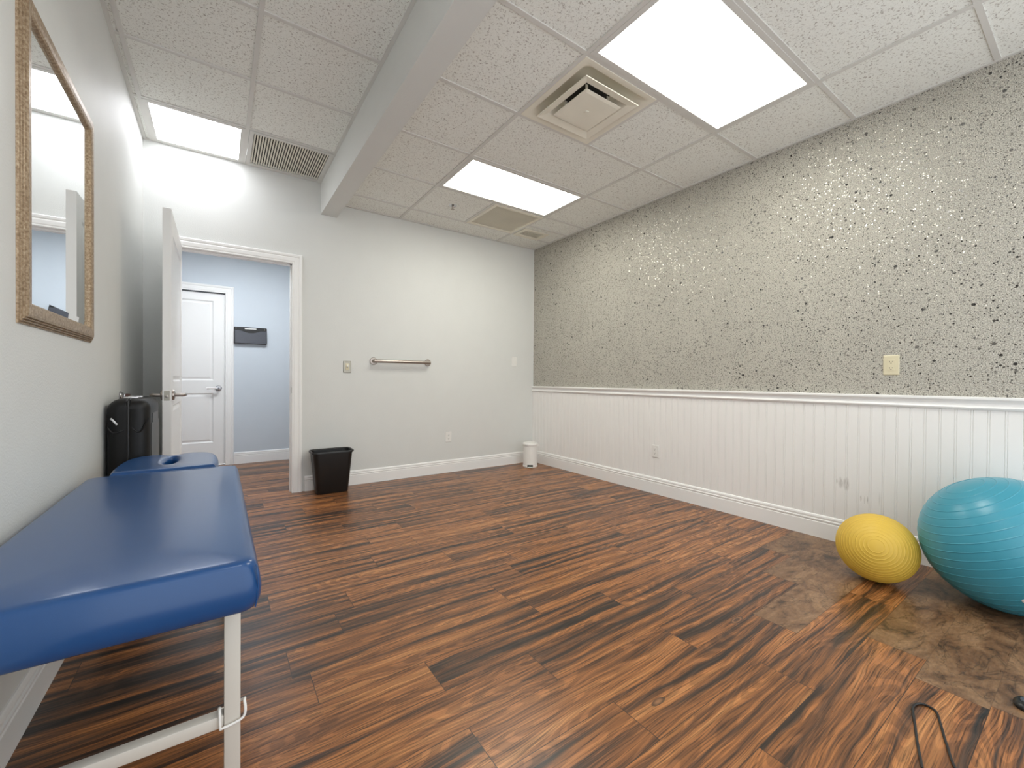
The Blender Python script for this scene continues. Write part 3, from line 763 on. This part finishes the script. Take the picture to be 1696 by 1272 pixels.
# exercise balls
def ball(name, c, r, axis, n_rings, ridge, mat, label, seg=96):
    c = Vector(c); t = thing(name, (c.x, c.y, 0), label, 'exercise ball')
    prof = []; K = int(r*3000)
    for i in range(K+1):
        a = PI*i/K; rr = r
        lat = a/PI
        ph = (a/PI*n_rings) % 1.0
        dd = min(ph, 1-ph)*PI*r/n_rings
        if 0.06 < lat < 0.94: rr = r + ridge*math.exp(-(dd/0.0017)**2)
        prof.append((max(rr*math.sin(a), 0.0), -rr*math.cos(a)))
    prof[0] = (0.0, prof[0][1]); prof[-1] = (0.0, prof[-1][1])
    bm = BM(); lathe(bm, prof, c, axis, seg)
    obj('ball_shell', bm, mat, t, 180)
    return t, c
yb, yc = ball('exercise_ball', (-0.486, -3.627, 0.173), 0.1722, (-0.918,-0.225,0.326), 32, 0.0016, 'yellow', 'smaller yellow ribbed exercise ball on the floor touching the blue one')
bb, bc = ball('exercise_ball', (-0.345, -4.068, 0.304), 0.3033, (-0.255,0.435,0.864), 26, 0.0017, 'blue', 'large turquoise ribbed exercise ball against the beadboard wall', 128)
nv = Vector((-0.80,-0.25,-0.54)).normalized()
bm = BM(); lathe(bm, [(0,-0.004),(0.012,-0.004),(0.012,0.003),(0.009,0.005),(0,0.005)], bc+nv*0.302, nv, 20); obj('valve_plug', bm, 'white_plastic', bb, 40)

# black folded carry case
cx0, cx1, cy0, cy1, ch = XL+0.012, -3.672, -1.415, -0.985, 0.945
t = thing('carry_case', ((cx0+cx1)/2, (cy0+cy1)/2, 0), 'tall black zippered carry case standing against the left wall behind the blue table', 'carry case')
def half(x0, x1, rl, rr):
    """body lofted along y; section in xz with rounded top corners"""
    def sec(y, i):
        out = [(x0+i*(rl > 0.02), y, 0.0), (x1-i*(rr > 0.02), y, 0.0)]
        for (r, sx, xc, a0) in ((max(rr-i, 0.010), 1, x1-i*(rr > 0.02), 0.0), (max(rl-i, 0.010), -1, x0+i*(rl > 0.02), PI/2)):
            for k in range(9):
                a = a0 + PI/2*k/8
                out.append((xc - sx*r + r*math.cos(a), y, ch-i-r + r*math.sin(a)))
        return out
    b = BM(); R_ = 0.05
    ss = [(cy0 + R_*(1-math.cos(PI/2*k/6)), R_*(1-math.sin(PI/2*k/6))) for k in range(7)]
    L_ = [sec(y, i) for y, i in ss] + [sec(cy0+cy1-y, i) for y, i in reversed(ss)]
    loft(b, L_); return b
xm = (cx0+cx1)/2
obj('case_half', half(cx0, xm-0.002, 0.062, 0.010), 'nylon', t, 50); hr_ = obj('case_half', half(xm+0.002, cx1, 0.010, 0.055), 'nylon', t, 50)
bm = BM(); ra = 0.05
zp = [(xm, cy0+0.004, 0.02), (xm, cy0+0.004, ch-0.09), (xm, cy0+0.012, ch-0.045), (xm, cy0+0.035, ch-0.018), (xm, cy0+0.08, ch-0.004), (xm, cy1-0.08, ch-0.004), (xm, cy1-0.02, ch-0.04), (xm, cy1-0.004, ch-0.09), (xm, cy1-0.004, 0.02)]
tube(bm, smooth_path(zp, 5), 0.007, 8); obj('zipper', bm, 'black_plastic', t, 60)
bm = BM(); b2 = BM(); box(b2, cx1-0.004, cx1+0.0025, cy0+0.05, cy1-0.04, 0.06, ch-0.085)
bmesh.ops.bevel(b2, geom=[e for e in b2.edges if abs(e.verts[0].co.x-e.verts[1].co.x) > 0.001], offset=0.05, segments=6, affect='EDGES'); merge(bm, b2)
obj('side_highlight', bm, 'nylon_lit', hr_, 40)  # thin paler sheet paints the lit right side of the case
bm = BM()   # stitched corner seams on the end face
for s, xa_, xb_ in ((-1, cx0+0.008, xm-0.012), (1, xm+0.012, cx1-0.006)):
    pts = [(xa_, cy0+0.004, 0.80), ((xa_*0.75+xb_*0.25), cy0-0.001, 0.775), ((xa_+xb_)/2, cy0-0.002, 0.770), ((xa_*0.25+xb_*0.75), cy0-0.001, 0.775 if s < 0 else 0.795), (xb_, cy0+0.004, 0.785 if s < 0 else 0.84)]
    tube(bm, smooth_path(pts, 5), 0.0035, 6)
obj('seam', bm, 'nylon', t, 60)
for yy_, s in ((-1.30, 0.03), (-1.16, 0.022)):
    bm = BM(); rbox(bm, xm-0.03, xm+0.03, yy_-s, yy_+s, ch-0.003, ch+0.006, 0.002, 2); obj('handle_tag', bm, 'tag', t, 30)
bm = BM(); tube(bm, smooth_path([(cx0+0.022, cy0-0.003, 0.845), (cx0+0.034, cy0-0.007, 0.83), (cx0+0.045, cy0-0.003, 0.812)], 5), 0.005, 8); obj('zipper_pull', bm, 'tag', t, 60)

# blue treatment table
tx0, tx1, ty0, ty1, tz0, tz1 = XL+0.02, -3.288, -3.225, -1.865, 0.517, 0.632
t = thing('treatment_table', ((tx0+tx1)/2, (ty0+ty1)/2, 0), 'blue vinyl padded treatment table with face rest along the left wall', 'table')
bm = BM()
def cush(z, ins, r=0.055): return [(x, y, z) for x, y in rrect((tx0+tx1)/2, (ty0+ty1)/2, (tx1-tx0)-2*ins, (ty1-ty0)-2*ins, r, 8)]
Ls = [cush(tz0, 0.016, 0.03), cush(tz0+0.006, 0.008, 0.035), cush(tz0+0.025, 0.002, 0.035), cush(tz0+0.05, 0.0, 0.035), cush(tz1-0.035, 0.004, 0.035), cush(tz1-0.016, 0.009, 0.035), cush(tz1-0.009, 0.012, 0.034), cush(tz1-0.004, 0.016, 0.032), cush(tz1-0.001, 0.022, 0.03), cush(tz1+0.001, 0.035, 0.025), cush(tz1+0.005, 0.07, 0.02), cush(tz1+0.008, 0.12, 0.02), cush(tz1+0.009, 0.2, 0.02)]
loft(bm, Ls); obj('cushion', bm, 'vinyl', t, 60)
bm = BM()
tube(bm, smooth_path([(tx1-0.012, ty0+0.016, tz1-0.010), (tx1-0.009, ty0+0.012, tz1-0.035), (tx1-0.009, ty0+0.012, tz0+0.04), (tx1-0.014, ty0+0.016, tz0+0.006)], 4), 0.0018, 6)
obj('seam', bm, 'vinyl', t, 60)
# face rest: rounded outline with a breathing slot
cu = bpy.data.curves.new('fr', 'CURVE'); cu.dimensions = '2D'; cu.fill_mode = 'BOTH'
hcx = -3.570
outl = [(hcx-0.182, ty1-0.015), (hcx-0.190, ty1+0.10), (hcx-0.185, ty1+0.27), (hcx-0.168, ty1+0.37), (hcx-0.125, ty1+0.425), (hcx-0.06, ty1+0.435), (hcx, ty1+0.385), (hcx+0.06, ty1+0.435), (hcx+0.125, ty1+0.425), (hcx+0.168, ty1+0.37), (hcx+0.185, ty1+0.27), (hcx+0.190, ty1+0.10), (hcx+0.182, ty1-0.015)]
slot = [(hcx+0.030*math.cos(a), ty1+0.215+0.125*math.sin(a)) for a in [2*PI*k/28 for k in range(28)]]
for P, cyc in (([p for p in smooth_path([(x,y,0) for x,y in outl], 5)], True), ([Vector((x,y,0)) for x,y in slot], True)):
    sp = cu.splines.new('POLY'); sp.points.add(len(P)-1); sp.use_cyclic_u = cyc
    for q, p in zip(sp.points, P): q.co = (p.x, p.y, 0, 1)
cu.extrude = 0.022; cu.bevel_depth = 0.026; cu.bevel_resolution = 6; cu.offset = -0.018
co_ = bpy.data.objects.new('fr', cu); COL.objects.link(co_); bpy.context.view_layer.update()
me = bpy.data.meshes.new_from_object(co_.evaluated_get(bpy.context.evaluated_depsgraph_get()))
bpy.data.objects.remove(co_); bm = BM(); bm.from_mesh(me); bpy.data.meshes.remove(me)
bmesh.ops.remove_doubles(bm, verts=bm.verts[:], dist=0.0003)
bm.transform(Matrix.Translation((0,0,0.597))); obj('face_rest', bm, 'vinyl', t, 40)
def sqtube(bm, p, q, a=0.016, b=None):
    P, Q = Vector(p), Vector(q); d_ = (Q-P); L_ = d_.length; u, v, ax = frame_from(d_)
    bb_ = BM(); rbox(bb_, -a, a, -(b or a), (b or a), 0, L_, 0.003, 2)
    m = Matrix.Identity(4)
    for i, vec in enumerate((u, v, ax)):
        for k in range(3): m[k][i] = vec[k]
    m.translation = P; merge(bm, bb_, m)
LX0, LX1, LY0, LY1 = -3.79, -3.344, -3.10, -1.99
bm = BM()
for x in (LX0, LX1): sqtube(bm, (x, LY0-0.03, 0.500), (x, LY1+0.03, 0.500), 0.017)
for y in (LY0, LY1): sqtube(bm, (LX0, y, 0.500), (LX1, y, 0.500), 0.017)
sqtube(bm, (hcx-0.07, LY1, 0.535), (hcx-0.07, ty1+0.36, 0.545), 0.010); sqtube(bm, (hcx+0.07, LY1, 0.535), (hcx+0.07, ty1+0.36, 0.545), 0.010)
obj('frame', bm, 'frame_metal', t, 30)
for y in (LY0, LY1):
    for x in (LX0, LX1):
        bm = BM(); sqtube(bm, (x, y, 0.006), (x, y, 0.484), 0.017)
        lg = obj('leg', bm, 'frame_metal', t, 30)
        bm = BM(); rbox(bm, x-0.020, x+0.020, y-0.020, y+0.020, 0.0, 0.020, 0.003, 2); obj('foot', bm, 'white_plastic', lg, 30)
    bm = BM(); sqtube(bm, (LX0+0.017, y, 0.218), (LX1-0.017, y, 0.218), 0.015); obj('crossbar', bm, 'frame_metal', t, 30)
bm = BM(); e = 0.0225
rg = [(LX1-e-0.002, LY0-e, 0.206), (LX1+e, LY0-e, 0.216), (LX1+e+0.003, LY0-e+0.01, 0.25), (LX1+e, LY0+e, 0.232), (LX1-e, LY0+e, 0.225), (LX1-e-0.003, LY0-e+0.01, 0.25)]
tube(bm, smooth_path(rg + [rg[0]], 5)[:-1], 0.0032, 8, True); obj('locking_ring', bm, 'white_plastic', t, 60)

# cable and small plastic piece on the floor at the right edge
bm = BM()
cp = [(-1.80,-4.06,0.004),(-1.70,-4.03,0.004),(-1.609,-4.006,0.004),(-1.533,-3.986,0.004),(-1.495,-3.990,0.004),(-1.479,-4.006,0.004),(-1.490,-4.032,0.004),(-1.546,-4.052,0.004),(-1.63,-4.078,0.004),(-1.74,-4.12,0.004),(-1.82,-4.20,0.004)]
tube(bm, smooth_path(cp, 8), 0.0035, 8)
o = obj('cable', bm, 'cable', None, 60); tag(o, 'thin black cable looped on the wood floor near the bottom right', 'cable')
t = thing('plastic_cap', (-1.212, -4.19, 0), 'small glossy black oval plastic cap on the floor at the right edge', 'cap')
bm = BM(); loft(bm, [[(-1.212+a_*math.cos(2*PI*k/32), -4.19+b_*math.sin(2*PI*k/32), z) for k in range(32)] for a_, b_, z in ((0.036,0.022,0.0),(0.038,0.024,0.004),(0.037,0.023,0.012),(0.028,0.017,0.018),(0.012,0.008,0.020))])
obj('cap_body', bm, 'black_plastic', t, 50)
bm = BM(); loft(bm, [[(-1.209+a_*math.cos(2*PI*k/24), -4.19+b_*math.sin(2*PI*k/24), z) for k in range(24)] for a_, b_, z in ((0.016,0.010,0.018),(0.015,0.009,0.0215),(0.008,0.005,0.023))])
obj('button', bm, 'smoke', t, 50)
